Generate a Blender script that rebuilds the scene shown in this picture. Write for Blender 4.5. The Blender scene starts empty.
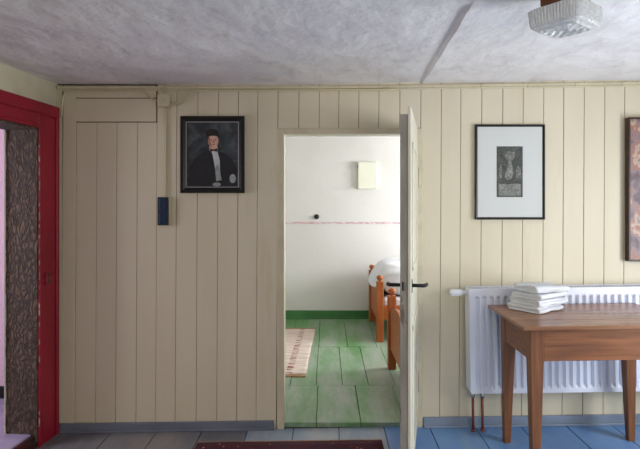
import bpy, bmesh, math, random
from mathutils import Vector, Matrix, noise
random.seed(7)
sc = bpy.context.scene
F = 523.0; CX = 326.0; HY = 204.0; EYE = 1.4127; D = 3.3
SL = 0.0147; TILT = -math.atan(SL)

# ------------------------------------------------------------------ camera
cd = bpy.data.cameras.new('camera'); cam = bpy.data.objects.new('camera', cd)
sc.collection.objects.link(cam)
cd.sensor_width = 36; cd.lens = F/640*36
cd.shift_x = -6/640; cd.shift_y = -20.5/640
cam.location = (0, 0, EYE); cam.rotation_euler = (math.pi/2, 0, 0)
cd.clip_start = 0.05
sc.camera = cam
sc.view_settings.view_transform = 'Standard'; sc.view_settings.look = 'None'
sc.view_settings.gamma = 1; sc.view_settings.use_curve_mapping = False
sc.view_settings.exposure = 0.0
sc.cycles.use_denoising = True
sc.cycles.max_bounces = 10; sc.cycles.diffuse_bounces = 6
sc.cycles.sample_clamp_indirect = 6

# ------------------------------------------------------------------ world
w = bpy.data.worlds.new('sky'); sc.world = w; w.use_nodes = True
bg = w.node_tree.nodes['Background']
st = w.node_tree.nodes.new('ShaderNodeTexSky'); st.sky_type = 'HOSEK_WILKIE'
st.sun_direction = (0.3, -0.6, 0.6); st.turbidity = 4
w.node_tree.links.new(st.outputs[0], bg.inputs[0]); bg.inputs[1].default_value = 0.6

def area(name, loc, rot, sx, sy, power, col):
    l = bpy.data.lights.new(name, 'AREA'); l.shape = 'RECTANGLE'; l.size = sx; l.size_y = sy
    l.energy = power; l.color = col
    o = bpy.data.objects.new(name, l); sc.collection.objects.link(o)
    o.location = loc; o.rotation_euler = rot
    return o
R90 = math.pi/2
# daylight through the window openings, plus an added light in the hall
area('daylight_right_window', (2.70, 1.75, 1.12), (0, R90, 0), 1.05, 1.15, 57, (0.89, 0.94, 1.0))
area('daylight_rear_window', (1.25, -1.42, 1.10), (R90, 0, 0), 1.3, 1.05, 30, (1.0, 0.92, 0.86))
area('daylight_bedroom_window', (3.12, 5.15, 1.58), (0, R90, 0), .85, 1.1, 103, (0.96, 0.98, 1.0))
area('hall_fill_light', (-3.55, 2.3, 1.4), (0, -R90, 0), 0.9, 0.9, 40, (0.88, 0.86, 1.0))  # no source seen here; added to brighten the hall

# ------------------------------------------------------------------ materials
def lin(c):
    return tuple(((v/255)/12.92 if v/255 <= .04045 else (((v/255)+.055)/1.055)**2.4) for v in c) + (1,)
def mat(name, c1, c2=None, scale=6, rough=.6, bump=0, bscale=40, stretch=(1,1,1), metal=0, detail=5,
        lo=.35, hi=.65, spec=.5, coat=0, trans=0, ior=1.45, seed=0, c3=None, p3=(.62,.68), s3=3):
    m = bpy.data.materials.new(name); m.use_nodes = True
    nt = m.node_tree; N = nt.nodes; L = nt.links
    b = N['Principled BSDF']
    b.inputs['Base Color'].default_value = lin(c1)
    b.inputs['Roughness'].default_value = rough; b.inputs['Metallic'].default_value = metal
    b.inputs['Specular IOR Level'].default_value = spec; b.inputs['Coat Weight'].default_value = coat
    b.inputs['Transmission Weight'].default_value = trans; b.inputs['IOR'].default_value = ior
    tc = N.new('ShaderNodeTexCoord'); mp = N.new('ShaderNodeMapping')
    mp.inputs['Scale'].default_value = stretch; mp.inputs['Location'].default_value = (seed, seed*.7, 0)
    L.new(tc.outputs['Object'], mp.inputs[0])
    if c2:
        n = N.new('ShaderNodeTexNoise'); n.inputs['Scale'].default_value = scale; n.inputs['Detail'].default_value = detail
        r = N.new('ShaderNodeValToRGB'); r.color_ramp.elements[0].position = lo; r.color_ramp.elements[1].position = hi
        r.color_ramp.elements[0].color = lin(c1); r.color_ramp.elements[1].color = lin(c2)
        L.new(mp.outputs[0], n.inputs[0]); L.new(n.outputs[0], r.inputs[0])
        out = r.outputs[0]
        if c3:
            n3 = N.new('ShaderNodeTexNoise'); n3.inputs['Scale'].default_value = s3; n3.inputs['Detail'].default_value = 8
            n3.inputs['Roughness'].default_value = .7
            r3 = N.new('ShaderNodeValToRGB'); r3.color_ramp.elements[0].position = p3[0]; r3.color_ramp.elements[1].position = p3[1]
            r3.color_ramp.elements[0].color = (0,0,0,1); r3.color_ramp.elements[1].color = (1,1,1,1)
            mx = N.new('ShaderNodeMix'); mx.data_type = 'RGBA'
            L.new(mp.outputs[0], n3.inputs[0]); L.new(n3.outputs[0], r3.inputs[0])
            L.new(r3.outputs[0], mx.inputs[0]); L.new(out, mx.inputs[6]); mx.inputs[7].default_value = lin(c3)
            out = mx.outputs[2]
        L.new(out, b.inputs['Base Color'])
    if bump:
        n2 = N.new('ShaderNodeTexNoise'); n2.inputs['Scale'].default_value = bscale; n2.inputs['Detail'].default_value = 6
        bp = N.new('ShaderNodeBump'); bp.inputs['Strength'].default_value = bump; bp.inputs['Distance'].default_value = .022 if 'whitewashed' in name else .01
        L.new(mp.outputs[0], n2.inputs[0]); L.new(n2.outputs[0], bp.inputs['Height']); L.new(bp.outputs[0], b.inputs['Normal'])
    return m
M = {}
M['panel'] = mat('cream_painted_boards', (207,197,172), (214,205,181), 3, .5, .12, 30, (1,1,.15), c3=(199,187,154), p3=(.6,.75), s3=2)
M['gap'] = mat('dark_board_gap', (58,48,32), rough=.9)
M['frame'] = mat('cream_painted_frame', (207,198,172), (196,187,160), 12, .45, .1, 40)
M['plaster_main'] = mat('aged_cream_plaster', (206,199,174), (190,181,152), 4, .8, .3, 25)
M['ceiling'] = mat('rough_whitewashed_plaster', (224,221,223), (234,232,231), 4, .85, 1.0, 7.5, c3=(206,201,203), p3=(.52,.74), s3=6, stretch=(1,.75,1))
M['plaster_bed'] = mat('white_bedroom_plaster', (221,219,215), (226,224,221), 2, .85, .15, 30)
M['plaster_warm'] = M['plaster_bed']
M['hall'] = mat('lilac_hall_plaster', (214,186,200), (205,180,196), 3, .8, .2, 20)
M['hall_floor'] = mat('lilac_grey_floor_paint', (176,164,190), (150,138,165), 7, .5)
M['red'] = mat('dark_red_gloss_paint', (150,20,44), (132,16,38), 5, .42, .1, 30, (1,1,.4))
M['worn_red'] = mat('worn_dark_red_paint', (84,26,32), (54,32,28), 12, .6)
M['chip'] = mat('chipped_cream_paint', (176,140,124), (120,50,46), 30, .7)
M['base_blue'] = mat('blue_grey_skirting_paint', (134,146,166), (118,130,146), 9, .4, .1, 20, (.3,1,1))
M['base_shaded'] = mat('skirting_paint_shaded', (116,122,134), (100,106,118), 9, .45, .1, 20, (.3,1,1))  # greyer copy of the blue skirting, with the dimmer left side painted in
M['green_base'] = mat('green_skirting_paint', (72,128,74), (64,116,66), 6, .4)
M['white_metal'] = mat('white_enamel', (222,226,238), rough=.32)
M['valve'] = mat('white_plastic', (228,230,234), rough=.4)
M['copper'] = mat('copper_brown_pipe', (150,84,66), (120,62,50), 20, .4, metal=.3)
M['chrome'] = mat('dull_chrome', (150,155,165), rough=.35, metal=.9)
M['table'] = mat('waxed_pine_brown', (148,94,56), (100,60,36), 5, .42, .1, 30, (.6,9,9), lo=.3, hi=.7)
M['table_leg'] = mat('waxed_pine_leg_brown', (138,88,52), (102,62,36), 5, .42, .08, 30, (9,9,.6), lo=.3, hi=.7)
M['table_top'] = mat('worn_pine_tabletop', (160,118,88), (122,80,54), 4, .27, .06, 30, (.5,8,8), lo=.3, hi=.7)
M['bed'] = mat('orange_pine', (186,104,52), (160,82,40), 5, .45, 0, 1, (8,8,.7))
M['linen'] = mat('white_linen', (226,226,230), (218,219,226), 5, .85, .25, 12)
M['towel'] = mat('white_terry_cloth', (226,228,232), (216,219,226), 20, .95, .5, 220)
M['black'] = mat('black_iron', (20,20,22), rough=.4)
M['black_frame'] = mat('black_lacquered_wood', (12,10,10), rough=.35)
M['silver'] = mat('silvered_slip', (140,138,138), rough=.5)
M['brown_frame'] = mat('dark_brown_wood_frame', (70,44,34), (46,30,24), 20, .4)
M['matboard'] = mat('white_mat_board', (205,207,204), rough=.85)
M['navy'] = mat('navy_blue_plastic', (14,34,58), (22,46,74), 40, .45)
M['box'] = mat('cream_box_paint', (202,192,160), rough=.5)
M['cable'] = mat('cream_painted_cable', (198,189,156), rough=.5)
M['whitebox'] = mat('off_white_metal_box', (232,233,216), rough=.5)
M['door_paint'] = mat('worn_grey_white_door_paint', (172,168,156), (150,145,132), 14, .5, .2, 40, (1,1,.3), c3=(120,112,98), p3=(.6,.66), s3=18)
M['door_face'] = mat('cream_white_door_paint', (222,218,200), (210,205,184), 8, .4, .1, 30, (1,1,.3))
M['rug_fringe'] = mat('tan_rug_edge', (176,140,104), (146,108,76), 60, .95)
M['lampwood'] = mat('brown_lamp_wood', (130,78,44), (98,56,32), 12, .45)
M['bulb'] = mat('frosted_bulb', (235,235,230), rough=.5)

def boards_mat(name, cols, board, wear, wearp, rough, bump=.2, axis=0, grime=(60,60,50), wears=2.2):
    """painted floor boards: per-board tone comes from noise on the board index, plus worn patches"""
    m = mat(name, cols[0], cols[1], 5, rough, bump, 14, (1,.25,1), c3=wear, p3=wearp, s3=wears)
    return m
M['blue_floor_lit'] = boards_mat('worn_blue_floor_paint_lit', [(92,134,188),(110,148,196)], .28, (136,158,184), (.52,.68), .33)  # blue reflection of the window put into the paint colour
M['blue_floor_shaded'] = boards_mat('worn_blue_floor_paint_shaded', [(98,100,104),(112,114,118)], .28, (132,128,122), (.48,.64), .42)  # same floor, darker and greyer to paint in the light falloff
M['blue_floor_half_lit'] = boards_mat('worn_blue_floor_paint_half_lit', [(124,140,160),(142,156,172)], .28, (170,172,172), (.45,.60), .36)  # step between the lit and the shaded floor colours
M['green_floor'] = boards_mat('worn_green_floor_paint', [(92,140,84),(110,154,102)], .28, (156,168,154), (.42,.60), .36, .15, wears=3)

# peeled timber
m = bpy.data.materials.new('peeled_dark_timber'); m.use_nodes = True
nt = m.node_tree; N = nt.nodes; L = nt.links; b = N['Principled BSDF']; b.inputs['Roughness'].default_value = .8
tc = N.new('ShaderNodeTexCoord'); mp = N.new('ShaderNodeMapping'); mp.inputs['Scale'].default_value = (1,1,.42)
v = N.new('ShaderNodeTexVoronoi'); v.feature = 'DISTANCE_TO_EDGE'; v.inputs['Scale'].default_value = 46
n = N.new('ShaderNodeTexNoise'); n.inputs['Scale'].default_value = 16; n.inputs['Detail'].default_value = 8
mxv = N.new('ShaderNodeMix'); mxv.data_type = 'VECTOR'; mxv.inputs[0].default_value = .09
r = N.new('ShaderNodeValToRGB'); r.color_ramp.elements[0].color = lin((52,42,34)); r.color_ramp.elements[1].color = lin((100,80,62))
r.color_ramp.elements[0].position = .02; r.color_ramp.elements[1].position = .5
e = r.color_ramp.elements.new(.2); e.color = lin((72,58,45))
mu = N.new('ShaderNodeMath'); mu.operation = 'MULTIPLY'; mu2 = N.new('ShaderNodeMath'); mu2.operation = 'MULTIPLY'; mu2.inputs[1].default_value = 3.5
L.new(tc.outputs['Object'], mp.inputs[0]); L.new(mp.outputs[0], n.inputs[0])
L.new(mp.outputs[0], mxv.inputs[4]); L.new(n.outputs['Color'], mxv.inputs[5]); L.new(mxv.outputs[1], v.inputs[0])
L.new(v.outputs[0], mu2.inputs[0]); L.new(mu2.outputs[0], mu.inputs[0]); L.new(n.outputs[0], mu.inputs[1]); L.new(mu.outputs[0], r.inputs[0])
L.new(r.outputs[0], b.inputs['Base Color'])
bp = N.new('ShaderNodeBump'); bp.inputs['Distance'].default_value = .01; bp.inputs['Strength'].default_value = .8
L.new(mu.outputs[0], bp.inputs['Height']); L.new(bp.outputs[0], b.inputs['Normal'])
M['peel'] = m

# pressed glass
m = mat('pressed_clear_glass', (250,252,251), rough=.10, trans=.45, ior=1.45, bump=1.0, bscale=45); M['glass'] = m
M['pane'] = mat('window_glass', (245,248,250), rough=0, trans=1, ior=1.45)

# painted picture materials
def paint(name, stops, scale, detail=6, dist=1.5, stretch=(1,1,1), rough=.45):
    m = bpy.data.materials.new(name); m.use_nodes = True
    nt = m.node_tree; N = nt.nodes; L = nt.links; b = N['Principled BSDF']; b.inputs['Roughness'].default_value = rough
    tc = N.new('ShaderNodeTexCoord'); mp = N.new('ShaderNodeMapping'); mp.inputs['Scale'].default_value = stretch
    n = N.new('ShaderNodeTexNoise'); n.inputs['Scale'].default_value = scale; n.inputs['Detail'].default_value = detail
    n.inputs['Distortion'].default_value = dist
    r = N.new('ShaderNodeValToRGB')
    while len(r.color_ramp.elements) < len(stops): r.color_ramp.elements.new(.5)
    for e, (p, c) in zip(r.color_ramp.elements, stops): e.position = p; e.color = lin(c)
    L.new(tc.outputs['Object'], mp.inputs[0]); L.new(mp.outputs[0], n.inputs[0]); L.new(n.outputs[0], r.inputs[0]); L.new(r.outputs[0], b.inputs['Base Color'])
    return m
M['oil_bg'] = paint('dark_oil_background', [(.32,(22,25,32)),(.5,(46,52,58)),(.68,(78,84,86))], 9)
M['oil_suit'] = paint('painted_black_suit', [(.3,(13,14,20)),(.7,(25,27,36))], 12)
M['oil_skin'] = paint('painted_skin', [(.3,(186,138,120)),(.7,(222,180,160))], 30)
M['oil_hair'] = paint('painted_cap', [(.3,(24,16,16)),(.7,(38,26,26))], 20)
M['oil_white'] = paint('painted_shirt', [(.3,(176,180,184)),(.7,(206,208,208))], 24)
M['oil_grey'] = paint('painted_waistcoat', [(.3,(116,120,124)),(.7,(172,174,172))], 30)
M['oil_lip'] = mat('painted_lip', (176,96,86), rough=.5)
M['oil_shade'] = paint('painted_skin_shade', [(.3,(128,84,70)),(.7,(156,108,90))], 30)
M['print_dark'] = paint('etching_dark_ink', [(.3,(38,40,38)),(.55,(62,65,60)),(.75,(96,98,92))], 40)
M['print_light'] = paint('etching_light_ink', [(.3,(80,82,78)),(.5,(112,114,108)),(.7,(150,150,142))], 50)
M['print_mid'] = paint('etching_mid_ink', [(.3,(56,58,55)),(.5,(98,100,94)),(.7,(150,150,142))], 55)
M['oil_colour'] = paint('loose_colourful_oil', [(.30,(70,50,50)),(.42,(114,92,98)),(.49,(140,116,116)),(.54,(150,96,74)),(.6,(182,158,140)),(.7,(92,84,86))], 11, 8, 0, (1.2,1,.9))

# ------------------------------------------------------------------ mesh helpers
class MB:
    def __init__(s): s.bm = bmesh.new(); s.mats = []
    def mi(s, m):
        if m is None: m = '_'
        if m not in s.mats: s.mats.append(m)
        return s.mats.index(m)
    def _fin(s, faces, m):
        i = s.mi(m)
        for f in faces: f.material_index = i
    def box(s, x0,x1,y0,y1,z0,z1, m=None, bev=0, seg=1, xf=None):
        t = bmesh.new()
        bmesh.ops.create_cube(t, size=1)
        for v in t.verts:
            v.co = Vector(((x0+x1)/2+v.co.x*(x1-x0), (y0+y1)/2+v.co.y*(y1-y0), (z0+z1)/2+v.co.z*(z1-z0)))
        if bev: bmesh.ops.bevel(t, geom=list(t.edges), offset=bev, segments=seg, affect='EDGES', profile=.5)
        s.merge(t, m, xf)
    def merge(s, t, m=None, xf=None):
        i = s.mi(m); mp = {}
        for v in t.verts: mp[v] = s.bm.verts.new(xf @ v.co if isinstance(xf, Matrix) else (xf(v.co) if xf else v.co))
        for f in t.faces:
            try:
                g = s.bm.faces.new([mp[v] for v in f.verts]); g.material_index = i; g.smooth = f.smooth
            except ValueError: pass
        t.free()
    def loft(s, rings, m=None, close=True, caps=True, smooth=True):
        i = s.mi(m); R = [[s.bm.verts.new(p) for p in r] for r in rings]; n = len(R[0])
        for a, b in zip(R, R[1:]):
            for k in range(n if close else n-1):
                f = s.bm.faces.new((a[k], a[(k+1)%n], b[(k+1)%n], b[k])); f.material_index = i; f.smooth = smooth
        if caps:
            for r in (R[0][::-1], R[-1]):
                f = s.bm.faces.new(r); f.material_index = i
    def tube(s, pts, r, n=10, m=None):
        pts = [Vector(p) for p in pts]; rings = []
        up = Vector((0,0,1)) if abs((pts[1]-pts[0]).normalized().z) < .9 else Vector((0,1,0))
        for k, p in enumerate(pts):
            d = (pts[min(k+1,len(pts)-1)]-pts[max(k-1,0)]).normalized()
            a = d.cross(up).normalized(); c = a.cross(d)
            rr = r[k] if isinstance(r, (list,tuple)) else r
            rings.append([p+(a*math.cos(t)+c*math.sin(t))*rr for t in [2*math.pi*j/n for j in range(n)]])
        s.loft(rings, m)
    def lathe(s, prof, c=(0,0,0), n=20, m=None, axis='z'):
        rings = []
        for r, h in prof:
            ring = []
            for j in range(n):
                t = 2*math.pi*j/n; a, b = r*math.cos(t), r*math.sin(t)
                v = {'z':(a,b,h),'x':(h,a,b),'y':(a,-h,b)}[axis]
                ring.append(Vector(c)+Vector(v))
            rings.append(ring)
        s.loft(rings, m)
    def poly(s, pts, y, m, th=.0006):
        """flat shape in the x/z plane facing -y"""
        s.loft([[Vector((x, y+th, z)) for x, z in pts], [Vector((x, y, z)) for x, z in pts]], m, smooth=False)
    def build(s, name, m=None, parent=None, loc=None):
        bmesh.ops.recalc_face_normals(s.bm, faces=list(s.bm.faces))
        me = bpy.data.meshes.new(name); s.bm.to_mesh(me); s.bm.free()
        for k in (s.mats or ['_']): me.materials.append(M[m if k == '_' else k])
        o = bpy.data.objects.new(name, me); sc.collection.objects.link(o)
        if parent: o.parent = parent
        if loc: o.location = loc
        return o
def tag(o, label, cat, group=None):
    o['label'] = label; o['category'] = cat
    if group: o['group'] = group
    return o
def structure(o): o['kind'] = 'structure'; return o
def thing(name, label, cat, loc=(0,0,0), rot=(0,0,0), group=None):
    o = bpy.data.objects.new(name, None); sc.collection.objects.link(o); o.location = loc; o.rotation_euler = rot
    o.empty_display_size = .1
    return tag(o, label, cat, group)
def copy_thing(src, loc, rot):
    r = src.copy(); sc.collection.objects.link(r); r.location = loc; r.rotation_euler = rot
    for ch in list(src.children):
        c = ch.copy(); sc.collection.objects.link(c); c.parent = r
        for g in list(ch.children):
            d = g.copy(); sc.collection.objects.link(d); d.parent = c
    return r
def wx(px, Y=D): return (px-CX)/F*Y
def wz(py, Y=D): return EYE+(HY-py)/F*Y
def fz(X): return SL*X
CZ = 2.168
def cz(X): return CZ+.014*max(0, X)
RX = 2.75; RY = -1.5           # right wall, rear wall

# ------------------------------------------------------------------ main room floor
mb = MB()
bw = .285; x0 = -2.2
edges = []
x = x0
while x < RX+.1: edges.append(x); x += bw
for i, x in enumerate(edges):
    cuts = [RY-.05]; y = RY + random.uniform(.3, 2.2)
    while y < 2.9: cuts.append(y); y += random.uniform(1.6, 3.0)
    cuts.append(D+.02)
    for a, b_ in zip(cuts, cuts[1:]):
        dz = random.uniform(-.0012, .0012)
        def xf(v, dz=dz): return Vector((v.x, v.y, v.z+fz(v.x)+dz))
        mb.box(x+.0022, x+bw-.0022, a+.0015, b_-.0015, -.03, 0, 'blue_floor_shaded' if x < -.62 else ('blue_floor_half_lit' if x < .3 else 'blue_floor_lit'), .002, xf=xf)  # board colour steps along x to imitate window light fading leftwards
mb.box(x0, RX+.1, RY-.05, D+.02, -.06, -.012, 'gap', xf=lambda v: Vector((v.x, v.y, v.z+fz(v.x))))
structure(mb.build('floor'))

# bedroom floor, a little higher than the main room
BZ = .0327; BY = 6.3
mb = MB()
x = -1.645+.008
rows = [(D+.0, 3.98), (3.98, 5.05), (5.05, BY+.05)]
for (a, b_), off, wd in zip(rows, (0, .055, -.01), (.2815, .2, .2815)):
    xx = -1.75+off+ (0 if wd > .25 else .02)
    while xx < 3.3:
        dz = random.uniform(-.001, .001)
        jit = random.uniform(-.25, .25) if wd < .25 else 0
        mb.box(xx+.002, xx+wd-.002, a+.001, b_-.001, BZ-.03+dz, BZ+dz, 'green_floor', .0022)
        xx += wd
mb.box(-1.75, 3.3, D+.004, BY+.05, BZ-.06, BZ-.012, 'gap')
structure(mb.build('floor'))

# ------------------------------------------------------------------ main ceiling (rough plaster with a lifted seam)
def seam(y): return .563+(y-2.03)*(.047/1.27)+.003*math.sin(y*5)+.002*math.sin(y*17)
offs = []
o_ = -3.0
while o_ < -.3: offs.append(o_); o_ += .06
while o_ < -.06: offs.append(o_); o_ += .02
while o_ < .03: offs.append(o_); o_ += .004
while o_ < .3: offs.append(o_); o_ += .02
while o_ < 2.4: offs.append(o_); o_ += .06
ys = [RY-.05+.05*k for k in range(int((D+.1-RY)/.05)+2)]
mb = MB(); G = []
for y in ys:
    row = []
    for o_ in offs:
        x = seam(y)+o_
        z = cz(x) + .007*noise.noise(Vector((x*1.3, y*1.3, 0))) + .004*noise.noise(Vector((x*4, y*5, 3))) + .0022*noise.noise(Vector((x*11, y*13, 5)))
        amp = max(0, min(1, (y-1.99)/.07))*(1-.55*max(0, min(1, (y-3.0)/.25)))
        if o_ < 0: 
            t = min(1, -o_/.011); t = t*t*(3-2*t)
            z += amp*.015*t*math.exp(-max(0, -o_-.011)/.30)
        else:
            z += -amp*.004*math.exp(-o_/.04)
        row.append(mb.bm.verts.new((x, y, z)))
    G.append(row)
for a, b_ in zip(G, G[1:]):
    for k in range(len(offs)-1):
        f = mb.bm.faces.new((a[k], a[k+1], b_[k+1], b_[k])); f.smooth = True
o = mb.build('ceiling', 'ceiling'); structure(o)
sm = o.modifiers.new('thick', 'SOLIDIFY'); sm.thickness = .05; sm.offset = -1
me = o.data
if me.polygons[0].normal.z > 0: me.flip_normals()

# bedroom ceiling
mb = MB(); mb.box(-1.75, 3.3, D+.1, BY+.05, 2.222, 2.28); structure(mb.build('ceiling', 'plaster_bed'))

# ------------------------------------------------------------------ back wall of vertical boards
mb = MB()
OL, OR, OT = wx(284.2), .575, 1.856       # doorway
def lean(v): return Vector((v.x+.0055*(v.z-1.1), v.y, v.z))
def board(xa, xb, z0, z1, pf=D):
    j = random.uniform(0, .0016)
    mb.box(xa+.0013, xb-.0013, pf+j, pf+.016+j, z0, z1, 'panel', .0022, xf=lean)
seams = [62, 75.3, 96, 116, 136.6, 156.3, 176, 197, 217.6, 237.5, 257, 277.2]
mb.box(wx(52), wx(62), D+.001, D+.02, -.05, 2.161, 'panel')
HB = wz(122); HT = wz(98)
for a, b_ in zip(seams, seams[1:]):
    xa, xb = wx(a), wx(b_)
    if 75 < a < 150: board(xa, xb, -.05, HB-.002, D+.002)
    else: board(xa, xb, -.05, 2.161 if b_ < 140 else 2.2)
mb.box(wx(75.3)+.002, wx(156.3)-.002, D+.001, D+.018, HB+.003, HT-.002, 'panel', .003)
mb.box(wx(75.3)+.002, wx(156.3)-.002, D, D+.018, HT+.002, 2.161, 'panel', .003)
for a, b_ in zip([277.2, 298, 318.5, 338, 358, 378, 399, 420], [298, 318.5, 338, 358, 378, 399, 420]):
    board(wx(a), wx(b_), OT+.02, 2.2)
board(OR+.022, wx(440.5), -.05, 2.2) if False else board(wx(420), wx(440.5), -.05, 2.2)
a = 440.5
k = 0
rs = [440.5, 460, 481, 502, 522.4, 543, 563, 583.5, 604, 624]
while rs[-1] < CX+(RX+.1)*F/D: rs.append(rs[-1]+20.4)
for a, b_ in zip(rs, rs[1:]): board(wx(a), wx(b_), -.05, 2.22)
# core of the wall: dark behind the boards, plaster on the bedroom side
for (xa, xb, z0, z1) in [(-1.84, OL-.02, -.06, 2.3), (OR+.02, 3.4, -.06, 2.3), (OL-.02, OR+.02, OT+.02, 2.3)]:
    mb.box(xa, xb, D+.010, D+.03, z0, z1, 'gap')
    mb.box(xa, xb, D+.03, D+.10, z0, z1, 'plaster_bed')
structure(mb.build('wall_back'))

# door lining and casing
mb = MB()
mb.box(OL-.045, OL, D-.010, D+.012, -.03, OT+.034, 'frame', .003)
mb.box(OR, OR+.035, D-.010, D+.012, 0, OT+.034, 'frame', .003)
mb.box(OL+.0005, OR-.0005, D-.010, D+.012, OT, OT+.034, 'frame', .003)
mb.box(OL-.018, OL, D+.012, D+.104, BZ-.02, OT+.018, 'door_face', .002)
mb.box(OR, OR+.018, D+.012, D+.104, BZ-.02, OT+.018, 'door_face', .002)
mb.box(OL, OR, D+.012, D+.104, OT, OT+.018, 'door_face', .002)
structure(mb.build('trim_1'))

# moulding along the top of the boards
mb = MB()
for k_ in range(15):
    xa_ = wx(58)+(RX-wx(58))*k_/15; mb.box(xa_, xa_+(RX-wx(58))/15-.0004, D-.014, D+.004, CZ-.030, CZ-.014, 'frame', .003, xf=lambda v: Vector((v.x, v.y, v.z+.014*max(0, v.x))))
for k_ in range(15):
    xa_ = wx(58)+(RX-wx(58))*k_/15; mb.box(xa_, xa_+(RX-wx(58))/15-.0004, D-.005, D+.004, CZ-.042, CZ-.030, 'frame', .002, xf=lambda v: Vector((v.x, v.y, v.z+.014*max(0, v.x))))
structure(mb.build('trim_2'))

# skirting of the main room
def skirting(name, xa, xb, h, mm='base_blue'):
    mb = MB(); sh = lambda v: Vector((v.x, v.y, v.z+SL*v.x))
    mb.box(xa, xb, D-.018, D-.0005, -.0005, h, mm, .003, xf=sh)
    mb.box(xa, xb, D-.030, D-.017, -.0005, .014, mm, .004, 2, xf=sh)
    structure(mb.build(name))
skirting('baseboard_back', wx(61), wx(274), .055, 'base_shaded')
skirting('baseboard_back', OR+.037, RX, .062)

# ------------------------------------------------------------------ bedroom shell
mb = MB(); mb.box(-1.75, 3.3, BY, BY+.1, -.05, 2.3); structure(mb.build('wall_bedroom_back', 'plaster_bed'))
mb = MB(); mb.box(-1.7, -1.6, D+.1, BY, -.05, 2.3); structure(mb.build('wall_bedroom_left', 'plaster_bed'))
mb = MB()
wy0, wy1, wz0, wz1 = 4.5, 5.8, 1.1, 2.06
mb.box(3.18, 3.3, D+.1, wy0, -.05, 2.3); mb.box(3.18, 3.3, wy1, BY, -.05, 2.3)
mb.box(3.18, 3.3, wy0, wy1, -.05, wz0); mb.box(3.18, 3.3, wy0, wy1, wz1, 2.3)
structure(mb.build('wall_bedroom_right', 'plaster_bed'))
mb = MB(); mb.box(-1.6, 3.18, BY-.02, BY, BZ, BZ+.10, None, .004); mb.box(-1.6, 3.18, BY-.032, BY-.02, BZ, BZ+.02, None, .004)
structure(mb.build('baseboard_bedroom', 'green_base'))
# stencilled border line
m = bpy.data.materials.new('pink_floral_border'); m.use_nodes = True
N = m.node_tree.nodes; L = m.node_tree.links; b = N['Principled BSDF']; b.inputs['Roughness'].default_value = .85
tc = N.new('ShaderNodeTexCoord'); mp = N.new('ShaderNodeMapping'); mp.inputs['Scale'].default_value = (16,1,50)
v = N.new('ShaderNodeTexNoise'); v.inputs['Scale'].default_value = 1.5; r = N.new('ShaderNodeValToRGB')
r.color_ramp.elements[0].position = .44; r.color_ramp.elements[0].color = lin((204,168,174)); r.color_ramp.elements[1].position = .58; r.color_ramp.elements[1].color = lin((222,212,212))
L.new(tc.outputs['Object'], mp.inputs[0]); L.new(mp.outputs[0], v.inputs[0]); L.new(v.outputs[0], r.inputs[0]); L.new(r.outputs[0], b.inputs['Base Color'])
M['border'] = m
mb = MB(); mb.box(-1.6, 3.18, BY-.003, BY, wz(224.0, BY), wz(221.8, BY)); structure(mb.build('trim_3', 'border'))

def window(name, axis, pos, a0, a1, z0, z1, depth=.05):
    """casement window: frame > sash bars, pane. axis 'x' = in a wall facing x"""
    def bx(mb, u0,u1,w0,w1,zz0,zz1,bev=.004):
        if axis == 'x': mb.box(w0,w1,u0,u1,zz0,zz1,None,bev)
        else: mb.box(u0,u1,w0,w1,zz0,zz1,None,bev)
    e = bpy.data.objects.new(name, None); sc.collection.objects.link(e); structure(e)
    mb = MB()
    for (u0,u1,zz0,zz1) in [(a0,a0+.06,z0,z1),(a1-.06,a1,z0,z1),(a0+.06,a1-.06,z0,z0+.06),(a0+.06,a1-.06,z1-.06,z1),((a0+a1)/2-.03,(a0+a1)/2+.03,z0+.06,z1-.06)]:
        bx(mb,u0,u1,pos,pos+depth,zz0,zz1)
    fr = mb.build('window_frame', 'door_face', e)
    for u0,u1 in ((a0+.06,(a0+a1)/2-.03),((a0+a1)/2+.03,a1-.06)):
        mb = MB(); bx(mb,u0,u1,pos+.02,pos+.026,z0+.06,z1-.06,0); mb.build('pane','pane',e)
window('window_1', 'x', 3.22, wy0, wy1, wz0, wz1)

# ------------------------------------------------------------------ other walls of the main room
mb = MB()
ay0, ay1, az0, az1 = 1.15, 2.35, .58, 1.66
mb.box(RX, RX+.16, RY-.1, ay0, -.05, 2.3); mb.box(RX, RX+.16, ay1, D+.02, -.05, 2.3)
mb.box(RX, RX+.16, ay0, ay1, -.05, az0); mb.box(RX, RX+.16, ay0, ay1, az1, 2.3)
structure(mb.build('wall_right', 'plaster_main'))
window('window_2', 'x', RX+.06, ay0, ay1, az0, az1)
mb = MB()
fx0, fx1, fz0, fz1 = .6, 1.9, .56, 1.64
mb.box(-2.4, fx0, RY-.16, RY, -.08, 2.3); mb.box(fx1, RX, RY-.16, RY, -.05, 2.3)
mb.box(fx0, fx1, RY-.16, RY, -.05, fz0); mb.box(fx0, fx1, RY-.16, RY, fz1, 2.3)
structure(mb.build('wall_front', 'plaster_main'))
window('window_3', 'y', RY-.10, fx0, fx1, fz0, fz1)

# left wall, running a few degrees off square: s = distance from corner, off = into the room
dv = Vector((-.084, -1, 0)).normalized(); nv = Vector((1, -.084, 0)).normalized()
LO = Vector((wx(56.6), D, 0))
def lw(v): return LO + dv*v.x + nv*v.y + Vector((0,0,v.z))      # v = (s, off, z)
S0, S1, LT = .215, 1.12, 1.862
mb = MB()
mb.box(-.03, S0, -.175, 0, -.08, 2.3, None, xf=lw)
mb.box(S0, S1, -.175, 0, LT, 2.3, None, xf=lw)
mb.box(S1, 4.95, -.175, 0, -.08, 2.3, None, xf=lw)
structure(mb.build('wall_left', 'plaster_main'))
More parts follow.
